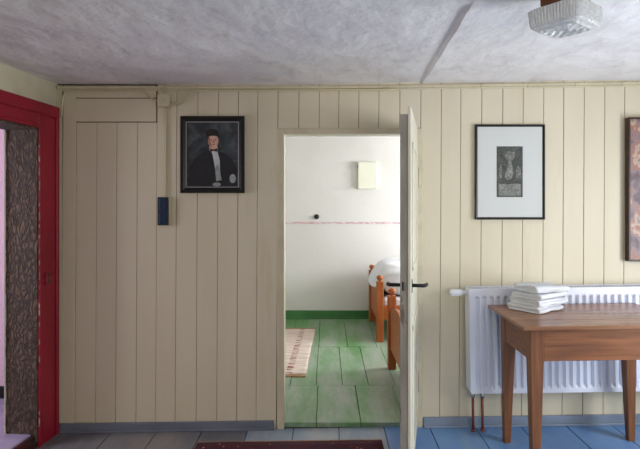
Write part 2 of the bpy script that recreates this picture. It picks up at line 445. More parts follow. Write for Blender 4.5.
# red door casing
mb = MB()
TW = .205; LTO = LT+.155
mb.box(.022, S0, .001, .022, -.03, LTO-.0, 'red', .004, xf=lw)
mb.box(S0-.022, S0+.001, .020, .032, -.03, LT+.02, 'red', .004, xf=lw)
mb.box(.018, .045, .020, .032, -.03, LTO, 'red', .005, xf=lw)
mb.box(S0, S1, .001, .022, LT, LTO, 'red', .004, xf=lw)
mb.box(S0-.02, S1+.2, .018, .031, LT, LT+.02, 'red', .004, xf=lw)
mb.box(.02, S1+.2, .018, .036, LTO-.07, LTO, 'red', .006, xf=lw)
mb.box(S1, S1+.2, .001, .022, -.03, LTO, 'red', .004, xf=lw)
structure(mb.build('trim_4'))
# chipped edge of the casing
mb = MB(); z = .1
while z < 1.8:
    h = random.uniform(.01, .06)
    if z < .2 or z > .45: mb.box(S0-.001, S0+.0025, .024, .0325, z, z+h, 'chip', .001, xf=lw)
    z += h+random.uniform(.005, .07)
structure(mb.build('trim_5'))
# strike box on the casing
mb = MB(); zz = wz(279, 3.15)
mb.box(.075, .155, .022, .034, zz-.035, zz+.035, 'red', .004, xf=lw)
mb.box(.088, .142, .033, .0355, zz-.024, zz+.024, 'brown_frame', .001, xf=lw)
mb.box(.093, .137, .035, .038, zz-.019, zz+.019, 'red', .002, xf=lw)
mb.box(.165, .175, .022, .03, zz-.006, zz+.006, 'chip', .002, xf=lw)
tag(mb.build('door_strike'), 'small red painted strike box on the red door casing', 'door strike')
# peeled timber reveal (rough surface)
mb = MB(); G = []
for i in range(15):
    row = []
    for k in range(150):
        off = .018 - i/14*.195; z = -.02+k/149*(LT+.02)
        s = S0+.006+.006*noise.noise(Vector((off*30, z*14, 1)))+.005*noise.noise(Vector((off*70, z*40, 4)))
        row.append(mb.bm.verts.new(lw(Vector((s, off, z)))))
    G.append(row)
for a, b_ in zip(G, G[1:]):
    for k in range(149):
        f = mb.bm.faces.new((a[k], a[k+1], b_[k+1], b_[k])); f.smooth = True
mb.box(S0-.001, S0+.002, -.175, .018, -.02, LT, None, xf=lw)
mb.box(S0, S1, -.175, .018, LT-.012, LT, None, xf=lw)
structure(mb.build('trim_6', 'peel'))
mb = MB(); mb.box(S0-.005, S0+.018, -.180, -.176, -.02, LT+.01, None, .002, xf=lw); structure(mb.build('trim_7', 'door_face'))
# threshold
mb = MB()
mb.box(S0+.002, S1, -.24, -.02, -.08, .055, 'hall_floor', .006, xf=lw)
mb.box(S0+.002, S1, -.02, -.002, -.08, .048, 'worn_red', .006, 2, xf=lw)
mb.box(S0+.002, S1, -.0015, .012, -.06, -.005, 'brown_frame', .003, xf=lw)
structure(mb.build('trim_8'))
# hall beyond
mb = MB(); mb.box(-3.8, -1.86, .6, 3.9, -.06, .035); structure(mb.build('floor', 'hall_floor'))
mb = MB(); mb.box(-3.8, -1.9, 3.72, 3.82, -.06, 2.3); structure(mb.build('wall_hall_back', 'hall'))
mb = MB(); mb.box(-3.9, -3.8, .5, 1.8, -.06, 2.3); mb.box(-3.9, -3.8, 2.8, 3.82, -.06, 2.3); mb.box(-3.9, -3.8, 1.8, 2.8, -.06, .9); mb.box(-3.9, -3.8, 1.8, 2.8, 1.9, 2.3)
structure(mb.build('wall_hall_left', 'hall'))
mb = MB(); mb.box(-3.8, -2.1, .5, .6, -.06, 2.3); structure(mb.build('wall_hall_front', 'hall'))
mb = MB(); mb.box(-3.9, -1.9, .5, 3.82, 2.2, 2.28); structure(mb.build('ceiling', 'hall'))
window('added_hall_window', 'x', -3.88, 1.8, 2.8, .9, 1.9)  # unseen window, added to go with the hall light
mb = MB(); mb.box(-3.8, -1.9, 3.70, 3.719, .035, .12, None, .004); structure(mb.build('baseboard_hall', 'black_frame'))

# ------------------------------------------------------------------ the open door
ang = math.radians(0)
hinge = Vector((OR+.002, D-.012, 0)); free = Vector((.405, 2.49, 0))
dd = (free-hinge).normalized(); W = (free-hinge).length; dn = Vector((dd.y, -dd.x, 0)).normalized()
if dn.x > 0: dn = -dn                     # points to the left side of the leaf
de = bpy.data.objects.new('door_1', None); sc.collection.objects.link(de); structure(de)
def dl(v): return hinge + dd*v.x + dn*v.y + Vector((0,0,v.z))
zt, zl, zb = 1.845, 1.880, .035
mb = MB()
mb.box(.02, W-.012, .016, .053, zb, zt, 'door_paint', .003, xf=dl)       # body
mb.box(0, W, 0, .016, zb+.0, zl, 'door_face', .004, 2, xf=dl)             # rebated lip
mb.box(W-.0135, W-.010, .019, .050, zb+.02, zt-.01, 'door_paint', .001, xf=dl)
leaf = mb.build('door_leaf', None, de)
# raised panels on both faces of the leaf
mb = MB()
for (z0_, z1_) in ((.16, .80), (1.08, 1.72)):
    for (y0_, y1_) in ((-.006, .001), (.052, .058)):
        for (a0_, a1_, c0_, c1_) in ((.12,.70,z0_,z0_+.02),(.12,.70,z1_-.02,z1_),(.12,.14,z0_,z1_),(.68,.70,z0_,z1_)):
            mb.box(a0_,a1_,y0_,y1_,c0_,c1_,'door_face',.002,xf=dl)
mb.build('panel_moulding', None, leaf)
lz = 1.014
mb = MB()
mb.box(W-.0125, W-.0085, .022, .047, lz-.085, lz+.085, 'door_paint', .001, xf=dl)
mb.box(W-.0085, W-.004, .027, .033, lz-.015, lz+.022, 'chrome', .001, xf=dl)
mb.box(W-.0086, W-.0078, .036, .043, lz-.018, lz+.026, 'black', 0, xf=dl)
mb.build('lock_plate', None, de)
for nm, s0_, sg in (('door_handle', .053, 1), ('door_handle', 0, -1)):
    mb = MB()
    c = W-.075
    p = [dl(Vector((c, s0_+sg*t, lz))) for t in (0, .03, .055)] + [dl(Vector((c-.01, s0_+sg*.064, lz))), dl(Vector((c-.05, s0_+sg*.070, lz-.002))), dl(Vector((c-.105, s0_+sg*.070, lz-.006)))]
    mb.tube(p, [.009,.009,.0095,.0095,.009,.007], 10, 'black')
    mb.box(c-.016, c+.016, min(s0_, s0_+sg*.003), max(s0_, s0_+sg*.003), lz-.035, lz+.03, 'black', .001, xf=dl)
    hd = mb.build(nm, None, de); hd['label'] = 'black iron lever handle'
for hz in (wz(178), .30):
    mb = MB()
    mb.tube([(OR+.010, D-.02, hz-.05), (OR+.010, D-.02, hz+.05)], .008, 10, 'frame')
    mb.box(OR+.010, OR+.03, D-.022, D-.0105, hz-.04, hz+.04, 'frame', .001)
    mb.lathe([(.0,.062),(.005,.060),(.009,.05),(.009,-.05),(.005,-.06),(0.0001,-.062)], (OR+.010, D-.02, hz), 10, 'frame')
    mb.build('hinge', None, de)

# ------------------------------------------------------------------ portrait in a black frame
def picture(name, label, x0_, x1_, zb_, zt_, fw, depth, fm, gap=.004, inner=None, inw=.006, yb=D):
    e = thing(name, label, 'picture', ((x0_+x1_)/2, yb, zb_))
    w_, h_ = x1_-x0_, zt_-zb_
    mb = MB(); f0, f1 = -depth, -gap
    # mitred moulding ring
    prof = [(0, f1), (0, f0+.006), (.004, f0), (fw*.55, f0+.001), (fw, f0+.007), (fw, f1)]
    rings = []
    for cx_, cz_ in ((0,0),(1,0),(1,1),(0,1),(0,0)):
        rings.append([Vector((-w_/2+(t if cx_==0 else w_-t), y_, (t if cz_==0 else h_-t))) for t, y_ in prof])
    mb.loft(rings, fm, close=True, caps=False, smooth=False)
    fr = mb.build('picture_frame', None, e)
    if inner:
        mb = MB(); rings = []
        pr = [(fw-.001, f0+.012), (fw-.001, f0+.008), (fw+inw, f0+.010), (fw+inw, f0+.013)]
        for cx_, cz_ in ((0,0),(1,0),(1,1),(0,1),(0,0)):
            rings.append([Vector((-w_/2+(t if cx_==0 else w_-t), y_, (t if cz_==0 else h_-t))) for t, y_ in pr])
        mb.loft(rings, inner, close=True, caps=False, smooth=False); mb.build('frame_slip', None, e)
    return e, w_, h_, f0
e, w_, h_, f0 = picture('framed_portrait', 'black-framed dark portrait painting of a man in cap, bow tie and black suit',
    wx(180.2, 3.28), wx(244.3, 3.28), wz(193, 3.28), wz(116, 3.28), .034, .026, 'black_frame', inner='silver')
def circ(cx_, cz_, rx, rz, n=20, a0=0, a1=2*math.pi): return [(cx_+rx*math.cos(a0+(a1-a0)*k/n), cz_+rz*math.sin(a0+(a1-a0)*k/n)) for k in range(n)]
def P(px, py): return ((px-212.2)/F*3.27, (193-py)/F*3.27)        # picture-plane millimetres from photo measurements of the canvas
mb = MB(); y_ = f0+.014
mb.box(-w_/2+.03, w_/2-.03, y_, y_+.004, .03, h_-.03, 'oil_bg')
Q = lambda pts: [P(*p) for p in pts]
L1 = y_-.0008
mb.poly(Q([(187,187),(189,168),(194,158),(203,152),(210,149),(216,150),(224,153),(232,159),(237,170),(237,187)]), L1, 'oil_suit')
mb.poly(Q([(209,150),(209,145),(217,145),(217.5,151),(213,154)]), L1-.0008, 'oil_skin')
mb.poly([P(213+5.2*math.cos(t), 140.6-6.6*math.sin(t)) for t in [k*math.pi/12 for k in range(24)]], L1-.0012, 'oil_skin')
mb.poly(Q([(208,138),(209.6,137),(210.2,143),(211.5,147),(209.4,145.2)]), L1-.0017, 'oil_shade')
mb.poly(Q([(205.8,136.4),(205,132.5),(207,129.6),(212,128.6),(217,129.4),(218.8,132.4),(218.4,136),(212.5,134.8)]), L1-.0020, 'oil_hair')
mb.poly(Q([(206.2,138),(207,135),(213,134.2),(219,135),(219.8,137.6),(218,136.2),(213,135.4),(208,136.2)]), L1-.0024, 'oil_hair')
for px in (211.2, 215.2): mb.poly([P(px+.9*math.cos(t), 139.6-.45*math.sin(t)) for t in [k*math.pi/4 for k in range(8)]], L1-.0024, 'oil_hair')
mb.poly(Q([(212.9,140),(213.7,140),(214,142.6),(212.6,142.6)]), L1-.0022, 'oil_lip')
mb.poly([P(213.2+1.5*math.cos(t), 144.3-.45*math.sin(t)) for t in [k*math.pi/4 for k in range(8)]], L1-.0024, 'oil_lip')
mb.poly(Q([(211.5,150.5),(217,150.5),(219.5,160),(220,178),(216,180),(214.5,166)]), L1-.0012, 'oil_white')
mb.poly(Q([(214.8,168),(218,162),(221.5,180),(216,181)]), L1-.0018, 'oil_grey')
mb.poly(Q([(209.6,148.2),(213.2,149.4),(217,148),(217.2,151.6),(213.4,150.6),(209.8,151.8)]), L1-.0022, 'oil_hair')
mb.poly([P(216.5+4.2*math.cos(t), 184.4-2*math.sin(t)) for t in [k*math.pi/8 for k in range(16)]], L1-.0022, 'oil_grey')
mb.poly([P(232.6+3.2*math.cos(t), 178.5-4.6*math.sin(t)) for t in [k*math.pi/8 for k in range(16)]], L1-.0022, 'oil_grey')
mb.build('painting', None, e)

# framed print
e, w_, h_, f0 = picture('framed_print', 'thin black-framed small dark etching in a wide white mat', wx(475.4, 3.28), wx(545.4, 3.28), wz(219.6, 3.28), wz(124.2, 3.28), .015, .022, 'black_frame')
mb = MB(); mb.box(-w_/2+.01, w_/2-.01, f0+.010, f0+.014, .01, h_-.01); mb.build('mat_board', 'matboard', e)
mb = MB()
def P(px, py): return ((px-510.4)/F*3.27, (219.6-py)/F*3.27)
y_ = f0+.0092
mb.poly(Q([(497,197),(523.2,197),(523.2,146),(497,146)]), y_, 'print_dark')
mb.poly(Q([(499,195.5),(521.2,195.5),(521.2,184),(516,183.4),(508,184.4),(499,183.4)]), y_-.0007, 'print_light')
mb.poly(Q([(505,177),(506.5,171),(508.5,163),(508,160),(505,156),(506,151.5),(510,150.5),(515,152),(515,157),(511.5,161),(513,166),(514,173),(512,179),(508,180)]), y_-.0007, 'print_mid')
mb.poly(Q([(509,157),(512,157),(511.5,162),(513,172),(511,177),(508.5,172),(509.5,163)]), y_-.0012, 'print_light')
mb.poly(Q([(499.2,178),(500,166),(501.5,162.5),(502.3,167),(502.2,178)]), y_-.0007, 'print_mid')
mb.poly(Q([(516.5,178),(516.5,170),(518.5,165),(521,168),(521.6,178)]), y_-.0007, 'print_mid')
mb.build('print', None, e)

# unframed-looking colourful painting at the right edge
xa = wx(624.6, 3.3); xb = xa+.62
zb_, zt_ = wz(261.5, 3.26), wz(117.3, 3.26)
e = thing('framed_painting', 'tall colourful pink and brown painting in a thin dark wooden frame above the radiator', 'picture', ((xa+xb)/2, D, zb_))
w_, h_ = xb-xa, zt_-zb_
mb = MB()
for (a_, b_, c_, d_) in ((-w_/2, -w_/2+.012, 0, h_), (w_/2-.012, w_/2, 0, h_), (-w_/2+.012, w_/2-.012, 0, .012), (-w_/2+.012, w_/2-.012, h_-.012, h_)):
    mb.box(a_, b_, -.046, -.003, c_, d_, 'brown_frame', .002)
mb.build('picture_frame', None, e)
mb = MB(); mb.box(-w_/2+.012, w_/2-.012, -.040, -.010, .012, h_-.012, 'oil_colour')
mb.build('painting', None, e)

# ------------------------------------------------------------------ junction box, conduit, cables, switch
jx = wx(164.2, 3.28)
e = thing('junction_box', 'small square cream junction box under the ceiling with a thin pipe above', 'junction box', (jx, D, wz(107, 3.28)))
mb = MB(); mb.box(-.041, .041, -.035, -.001, 0, .083, 'box', .006, 2); mb.build('box_body', None, e)
mb = MB(); mb.box(-.037, .037, -.041, -.0355, .004, .079, 'box', .004, 2); mb.lathe([(.006,0),(.006,.003),(.0001,.003)], (0,-.0405,.041), 10, 'box', 'y'); mb.build('box_cover', None, e)
mb = MB()
mb.tube([(jx, D-.012, wz(92.8)), (jx, D-.012, cz(jx)-.004)], .006, 8, 'cable')
tag(mb.build('conduit'), 'short thin vertical conduit from the junction box up to the ceiling', 'conduit', None)
mb = MB()
mb.box(jx-.004, jx+.012, D-.012, D-.0005, wz(196.5), wz(107.6), 'cable', .003)
tag(mb.build('cable_duct'), 'long narrow cream cable duct running down from the junction box to the blue switch', 'cable duct')
sx0, sx1, sz0, sz1 = wx(157.2, 3.27), wx(168.3, 3.27), wz(225.3, 3.27), wz(197.2, 3.27)
e = thing('light_switch', 'narrow navy blue double switch plate on a cream backing box', 'light switch', ((sx0+sx1)/2, D, sz0))
ww, hh = sx1-sx0, sz1-sz0
mb = MB(); mb.box(-ww/2-.001, ww/2+.011, -.020, -.001, -.004, hh+.003, 'box', .003); mb.build('backing_box', None, e)
mb = MB(); mb.box(-ww/2, ww/2, -.030, -.0205, 0, hh, 'navy', .003, 2); mb.build('switch_plate', None, e)
for k in (0, 1):
    mb = MB(); z0_ = .012+k*(hh/2-.004); mb.box(-.022, .022, -.035, -.0300, z0_, z0_+hh/2-.020, 'navy', .003, 2); mb.build('rocker', None, e)
def smooth_path(pts, n=6):
    out = []
    P_ = [Vector(p) for p in pts]; P_ = [P_[0]*2-P_[1]]+P_+[P_[-1]*2-P_[-2]]
    for i in range(1, len(P_)-2):
        for k in range(n):
            t = k/n; a, b_, c, d_ = P_[i-1:i+3]
            out.append(.5*((2*b_)+(-a+c)*t+(2*a-5*b_+4*c-d_)*t*t+(-a+3*b_-3*c+d_)*t**3))
    out.append(P_[-2]); return out
def wirepts(pp, Y=D-.009): return smooth_path([(wx(x_, Y), Y, wz(y_, Y)) for x_, y_ in pp])
def cable(pp, label, r=.006):
    mb = MB(); mb.tube(wirepts(pp, D-.0155), r, 8, 'cable'); tag(mb.build('cable'), label, 'cable')
cable([(61.5,117),(62,108),(63,98),(66.5,92.2),(72,91.2),(100,91.2),(138,90.8),(144,91.6),(149,96),(153,99.5),(157,100.3)], 'cream painted cable from the left corner along the wall top to the junction box')
cable([(171.4,101.5),(178,104),(182.5,101.5),(187,95.2),(193,91.2),(220,90.6),(300,90.0),(398,89.4)], 'cream painted cable curving right from the junction box towards the doorway')

# ------------------------------------------------------------------ radiator
rx0 = wx(471.2, 3.16); rw = 1.42; RF = 3.16; RB = 3.262
e = thing('radiator', 'white ribbed panel radiator under the pictures on the board wall', 'radiator', (rx0, RF, fz(rx0)+.252), (0, TILT, 0))
rh = .633
NF = 32; pitch = (rw-.05)/NF
mb = MB()
# fluted front sheet: columns of varying depth with flutes closed at top and bottom
xs = [0]; deps = [0]
def flute(t):   # t in 0..1 across one pitch; raised rib 50 %, recessed channel 50 %
    return 0 if t < .18 or t > .82 else (1 if .32 < t < .68 else ((t-.18)/.14 if t < .5 else (.82-t)/.14))
zz_ = [0, .022, .034, .046, rh-.062, rh-.052, rh-.042, rh]
zf = [0, 0, .5, 1, 1, .5, 0, 0]
cols = [0.0]
tt = [0, .18, .25, .32, .68, .75, .82]
colx = [(0, 0), (.0248, 0)]
for i in range(NF):
    for t in tt: colx.append((.025+(i+t)*pitch, flute(t)))
colx += [(rw-.024, 0), (rw, 0)]
G = []
for z_, f_ in zip(zz_, zf):
    G.append([mb.bm.verts.new((x_, .018*c_*f_, z_)) for x_, c_ in colx])
mi_ = mb.mi('white_metal')
for a, b_ in zip(G, G[1:]):
    for k in range(len(colx)-1):
        mb.bm.faces.new((a[k], a[k+1], b_[k+1], b_[k])).material_index = mi_
front = mb.build('front_panel', None, e)
mb = MB(); mb.box(0, rw, .0185, .026, .004, rh-.012, 'white_metal', .002)
mb.box(0, rw, RB-RF-.012, RB-RF, .004, rh-.012, 'white_metal', .002); mb.build('inner_panel', None, e)
mb = MB()
mb.box(-.003, .0005, .001, RB-RF, .01, rh-.004, 'white_metal', .001); mb.build('side_cover', None, e)
mb = MB()
mb.box(rw-.0005, rw+.003, .001, RB-RF, .01, rh-.004, 'white_metal', .001); mb.build('side_cover', None, e)
mb = MB()
mb.box(-.002, rw+.002, -.001, .006, rh-.010, rh+.001, 'white_metal', .002); mb.box(-.002, rw+.002, RB-RF-.006, RB-RF, rh-.010, rh+.001, 'white_metal', .002)
k = 0
while k*.022 < rw: mb.box(k*.022, k*.022+.010, .006, RB-RF-.006, rh-.006, rh-.002, 'white_metal'); k += 1
mb.box(-.002, 0.004, .006, RB-RF-.006, rh-.008, rh+.001, 'white_metal')
mb.build('top_grille', None, e)
mb = MB()
cy_, cz_ = .05, rh-.028
mb.lathe([(.0001,-.110),(.015,-.109),(.019,-.104),(.020,-.045),(.017,-.040),(.017,-.030),(.013,-.028),(.012,-.003),(.0001,-.003)], (0,cy_,cz_), 16, 'valve', 'x')
for k in range(16):
    a_ = 2*math.pi*k/16; mb.box(-.10, -.048, cy_+.0195*math.cos(a_)-.001, cy_+.0195*math.cos(a_)+.001, cz_+.0195*math.sin(a_)-.001, cz_+.0195*math.sin(a_)+.001, 'valve')
mb.build('thermostat_valve', None, e)
for px in (472.7, 482.2):
    X = wx(px, 3.22)-rx0
    mb = MB(); mb.tube([(X, .062, -.253-SL*0), (X, .062, -.03)], .0085, 12, 'copper')
    mb.lathe([(.0001,-.249),(.016,-.248),(.014,-.240),(.0001,-.239)], (X,.062,0), 12, 'copper'); pp = mb.build('pipe', None, e); pp['label'] = 'brown copper supply pipe'
    mb = MB(); mb.lathe([(.0001,-.045),(.012,-.044),(.015,-.036),(.015,-.026),(.010,-.020),(.013,-.012),(.013,.004),(.0001,.005)], (X,.062,0), 8, 'chrome'); mb.build('pipe_fitting', None, pp)
for X in (.2, 1.2):
    mb = MB(); mb.box(X, X+.04, RB-RF, D-RF-.0005, .08, .5, 'white_metal', .002); mb.build('wall_bracket', None, e)

# ------------------------------------------------------------------ table
tx0, tx1, ty0, ty1 = .985, 1.862, 2.578, 3.146
tcx, tcy = (tx0+tx1)/2, (ty0+ty1)/2
TH = .812-fz(tcx)
e = thing('table', 'brown pine table with tapered legs standing in front of the white radiator', 'table', (tcx, tcy, fz(tcx)+.001), (0, TILT, 0))
hw, hd = (tx1-tx0)/2, (ty1-ty0)/2
mb = MB()
nb = 4
for k in range(nb):
    mb.box(-hw, hw, -hd+k*2*hd/nb+.0003, -hd+(k+1)*2*hd/nb-.0003, TH-.019, TH, 'table_top', .003, 2)
mb.build('tabletop', None, e)
ins = .056; lg = .067; ab = .170
def leg(sx, sy):
    mb = MB(); x1_ = sx*(hw-ins); y1_ = sy*(hd-ins); rings = []
    for z_, t_ in ((0, .038), (TH-ab-.022-.01, lg-.002), (TH-ab-.022, lg), (TH-.0195, lg)):
        a_, b_ = x1_-sx*t_, y1_-sy*t_
        xs_, ys_ = sorted((x1_, a_)), sorted((y1_, b_)); c = .003
        rings.append([Vector(p+(z_,)) for p in ((xs_[0]+c,ys_[0]),(xs_[1]-c,ys_[0]),(xs_[1],ys_[0]+c),(xs_[1],ys_[1]-c),(xs_[1]-c,ys_[1]),(xs_[0]+c,ys_[1]),(xs_[0],ys_[1]-c),(xs_[0],ys_[0]+c))])
    mb.loft(rings, 'table_leg', smooth=False); mb.build('leg', None, e)
for sx in (-1, 1):
    for sy in (-1, 1): leg(sx, sy)
az = TH-.0195
def apron(x0_, x1_, y0_, y1_):
    mb = MB(); mb.box(x0_, x1_, y0_, y1_, az-ab, az, 'table', .002)
    mb.build('apron', None, e)
apron(-hw+ins+lg+.0005, hw-ins-lg-.0005, -hd+ins+.004, -hd+ins+.028)
apron(-hw+ins+lg+.0005, hw-ins-lg-.0005, hd-ins-.028, hd-ins-.004)
for sx in (-1, 1):
    xa_, xb_ = sorted((sx*(hw-ins-.004), sx*(hw-ins-.028)))
    mb = MB(); mb.box(xa_, xb_, -hd+ins+lg+.0005, hd-ins-lg-.0005, az-ab, az, 'table', .002); mb.build('apron', None, e)

# ------------------------------------------------------------------ towels
def towel(label, u0, v0, lu, lv, z0, h, layers, yaw, seed):
    rnd = random.Random(seed)
    th = h/layers
    # serpentine centre line in (v, z)
    pts = []
    for L_ in range(layers):
        zc = th*(L_+.5); 
        ins_a = rnd.uniform(0, .012); ins_b = rnd.uniform(0, .012)
        seq = [ins_a+th*.5+(lv-ins_a-ins_b-th)*k/10 for k in range(11)]
        if L_ % 2 == 0: seq = seq[::-1]
        pts += [(v_, zc) for v_ in seq]
        if L_ < layers-1:
            # turn
            v_ = seq[-1]; sgn = 1 if L_ % 2 else -1
            for t in (-60, -30, 0, 30, 60):
                pts.append((v_+sgn*th*.5*math.cos(math.radians(t)), zc+th*.5+th*.5*math.sin(math.radians(t))))
    P2 = [Vector((a_, b_)) for a_, b_ in pts]
    left, right = [], []
    for k, p in enumerate(P2):
        d_ = (P2[min(k+1, len(P2)-1)]-P2[max(k-1, 0)]); d_.normalize(); n_ = Vector((-d_.y, d_.x))
        left.append(p+n_*th*.45); right.append(p-n_*th*.45)
    outline = left+right[::-1]
    mb = MB(); rings = []
    NU = 16
    for i in range(NU+1):
        u_ = lu*i/NU; ring = []
        edge = 1-.25*(abs(i/NU-.5)*2)**6
        for q in outline:
            v_ = q.x-lv/2; zz = q.y
            nz = noise.noise(Vector((u_*9+seed, v_*9, seed*.37)))
            n2 = noise.noise(Vector((u_*14+seed, q.y*40, seed*1.3)))
            droop = 1-.16*(abs(i/NU-.5)*2)**3 if z0 > .9 else 1
            ring.append(Vector((u_-lu/2+.012*n2, v_+.016*n2+.008*nz, zz*droop+(.30*nz*zz if z0 > .9 else .07*nz*zz))))
        rings.append(ring)
    mb.loft(rings, 'towel')
    o = mb.build('folded_towel'); c = math.cos(yaw); s_ = math.sin(yaw)
    U = Vector((c, s_, 0)); V = Vector((-s_, c, 0))
    ctr = Vector((1.167, 2.850, 0))+U*(u0+lu/2)+V*(v0+lv/2)
    o.location = (ctr.x, ctr.y, z0); o.rotation_euler = (0, TILT, yaw)
    return tag(o, label, 'towel', 'folded white towels on the table')
tz = .8125; yw = math.radians(33)
towel('folded white towel, bottom one of the stack on the table', -.004, 0, .228, .208, tz, .034, 3, math.radians(35), 3)
towel('folded white towel second from the bottom of the stack on the table', -.004, .002, .235, .212, tz+.0365, .032, 3, math.radians(29), 8)
towel('folded white towel second from the top of the stack on the table', .0, -.002, .265, .195, tz+.072, .030, 2, math.radians(37), 14)
towel('plump folded white towel on top of the stack on the table', -.012, .012, .225, .20, tz+.107, .038, 2, math.radians(20), 21)

# ------------------------------------------------------------------ ceiling lamp
lc = Vector((.856, 1.872, 0)); yaw = math.radians(37.5)
zc_ = cz(lc.x)
e = thing('ceiling_lamp', 'square pressed-glass ceiling lamp on a brown wooden base', 'ceiling lamp', (lc.x, lc.y, zc_+.002), (0, 0, yaw))
mb = MB()
rings = []
for z_, r_ in ((-.002,.056),(-.012,.060),(-.054,.060),(-.074,.055),(-.080,.050)):
    rings.append([Vector((r_*a_, r_*b_, z_)) for a_, b_ in ((-1,-1),(1,-1),(1,1),(-1,1))])
mb.loft(rings, 'lampwood', smooth=False); mb.build('lamp_base', None, e)
def sqring(r_, z_, amp, n=96, ph=0, inner=False):
    out = []
    for side in range(4):
        for k in range(n):
            t = k/n*2-1
            rr = r_ + .75*amp*(.5+.5*math.cos(k/n*2*math.pi*16))
            cr = .12
            # rounded-square coordinates
            if side == 0: p = (t*r_, -rr)
            elif side == 1: p = (rr, t*r_)
            elif side == 2: p = (-t*r_, rr)
            else: p = (-rr, -t*r_)
            l = (abs(p[0])**8+abs(p[1])**8)**(1/8); s_ = min(1, rr/l)
            out.append(Vector((p[0]*s_, p[1]*s_, z_)))
    return out
mb = MB()
outer = [(.093,-.052,.000),(.096,-.056,.004),(.094,-.066,.006),(.092,-.085,.006),(.090,-.102,.006),(.088,-.112,.005),(.084,-.118,.003),(.074,-.122,.000)]
rings = [sqring(r_, z_, a_) for r_, z_, a_ in outer]
for j in range(1, 9):
    f_ = .074*(1-j/9)
    rings.append([q_+Vector((0,0,.0035*math.cos(q_.x*170)*math.cos(q_.y*170))) for q_ in sqring(max(f_, .002), -.124-.004*(j%2), 0)])
inner = [sqring(max(r_, .002), z_, 0) for r_, z_ in ((.002,-.110),(.04,-.111),(.074,-.111),(.082,-.102),(.086,-.085),(.088,-.06),(.088,-.052))]
mb.loft(rings+inner+[rings[0]], 'glass', caps=False)
gl = mb.build('glass_shade', None, e, (0, 0, -.022))
for p in gl.data.polygons: p.use_smooth = False
mb = MB(); mb.lathe([(.0001,-.059),(.014,-.0595),(.014,-.066),(.022,-.074),(.027,-.084),(.024,-.096),(.014,-.103),(.0001,-.105)], (0,0,-.022), 16, 'bulb'); mb.build('bulb', None, e)

# ------------------------------------------------------------------ rugs
m = bpy.data.materials.new('dark_red_patterned_rug'); m.use_nodes = True
N = m.node_tree.nodes; L = m.node_tree.links; b = N['Principled BSDF']; b.inputs['Roughness'].default_value = .95
tc = N.new('ShaderNodeTexCoord'); mp = N.new('ShaderNodeMapping'); mp.inputs['Scale'].default_value = (14,14,14)
v = N.new('ShaderNodeTexVoronoi'); v.inputs['Scale'].default_value = 1.6; v.distance = 'MANHATTAN'
r = N.new('ShaderNodeValToRGB'); r.color_ramp.interpolation = 'CONSTANT'
cs = [(0,(164,124,116)),(.2,(92,22,32)),(.4,(40,16,30)),(.55,(84,16,28)),(.8,(58,24,40))]
while len(r.color_ramp.elements) < 5: r.color_ramp.elements.new(.5)
for e_, (p_, c_) in zip(r.color_ramp.elements, cs): e_.position = p_; e_.color = lin(c_)
L.new(tc.outputs['Object'], mp.inputs[0]); L.new(mp.outputs[0], v.inputs[0]); L.new(v.outputs['Distance'], r.inputs[0]); L.new(r.outputs[0], b.inputs['Base Color'])
M['rug'] = m
def rug(name, label, cx_, cy_, z_, w__, l__, tilt, mname, edge, h=.009, rz=0):
    e = thing(name, label, 'rug', (cx_, cy_, z_+.001), (0, tilt, rz))
    mb = MB(); nx, ny = 24, 36
    rings = []
    G = []
    for j in range(ny+1):
        row = []
        for i in range(nx+1):
            x_ = -w__/2+w__*i/nx; y_ = -l__/2+l__*j/ny
            n_ = .006*noise.noise(Vector((y_*3, x_*2, 2))) if i in (0, nx) else 0
            row.append((x_+n_, y_+(.006*noise.noise(Vector((x_*4, y_, 7))) if j in (0, ny) else 0), h+.002*noise.noise(Vector((x_*5, y_*5, 0)))))
        G.append(row)
    top = [[mb.bm.verts.new(p) for p in row] for row in G]; bot = [[mb.bm.verts.new((p[0], p[1], 0)) for p in row] for row in G]
    mb.mi(mname)
    for j in range(ny):
        for i in range(nx):
            mb.bm.faces.new((top[j][i], top[j][i+1], top[j+1][i+1], top[j+1][i])).smooth = True
            mb.bm.faces.new((bot[j][i], bot[j+1][i], bot[j+1][i+1], bot[j][i+1]))
    for j in range(ny):
        for i in (0, nx): mb.bm.faces.new((top[j][i], top[j+1][i], bot[j+1][i], bot[j][i]))
    for i in range(nx):
        for j in (0, ny): mb.bm.faces.new((top[j][i], top[j][i+1], bot[j][i+1], bot[j][i]))
    mb.build('pile', None, e)
    for y_ in (-l__/2, l__/2):
        mb = MB(); s_ = -1 if y_ < 0 else 1; mb.box(-w__/2, w__/2, *sorted((y_, y_+s_*edge)), .0005, h*.8, 'rug_fringe', .001); mb.build('fringe', None, e)
rw_ = 1.10
rug('rug', 'dark red patterned rug on the grey floor before the doorway', -.215, 3.11-.95, fz(-.215), 1.09, 1.88, TILT, 'rug', .014)
m = bpy.data.materials.new('pale_striped_rug'); m.use_nodes = True
N = m.node_tree.nodes; L = m.node_tree.links; b = N['Principled BSDF']; b.inputs['Roughness'].default_value = .95
tc = N.new('ShaderNodeTexCoord'); sep = N.new('ShaderNodeSeparateXYZ'); L.new(tc.outputs['Object'], sep.inputs[0])
n1 = N.new('ShaderNodeTexNoise'); n1.inputs['Scale'].default_value = 4; n1.inputs['Detail'].default_value = 4
mp = N.new('ShaderNodeMapping'); mp.inputs['Scale'].default_value = (1, 5, 1); L.new(tc.outputs['Object'], mp.inputs[0]); L.new(mp.outputs[0], n1.inputs[0])
r1 = N.new('ShaderNodeValToRGB'); r1.color_ramp.elements[0].color = lin((206,186,176)); r1.color_ramp.elements[0].position = .4; r1.color_ramp.elements[1].color = lin((222,208,196)); r1.color_ramp.elements[1].position = .6
L.new(n1.outputs[0], r1.inputs[0])
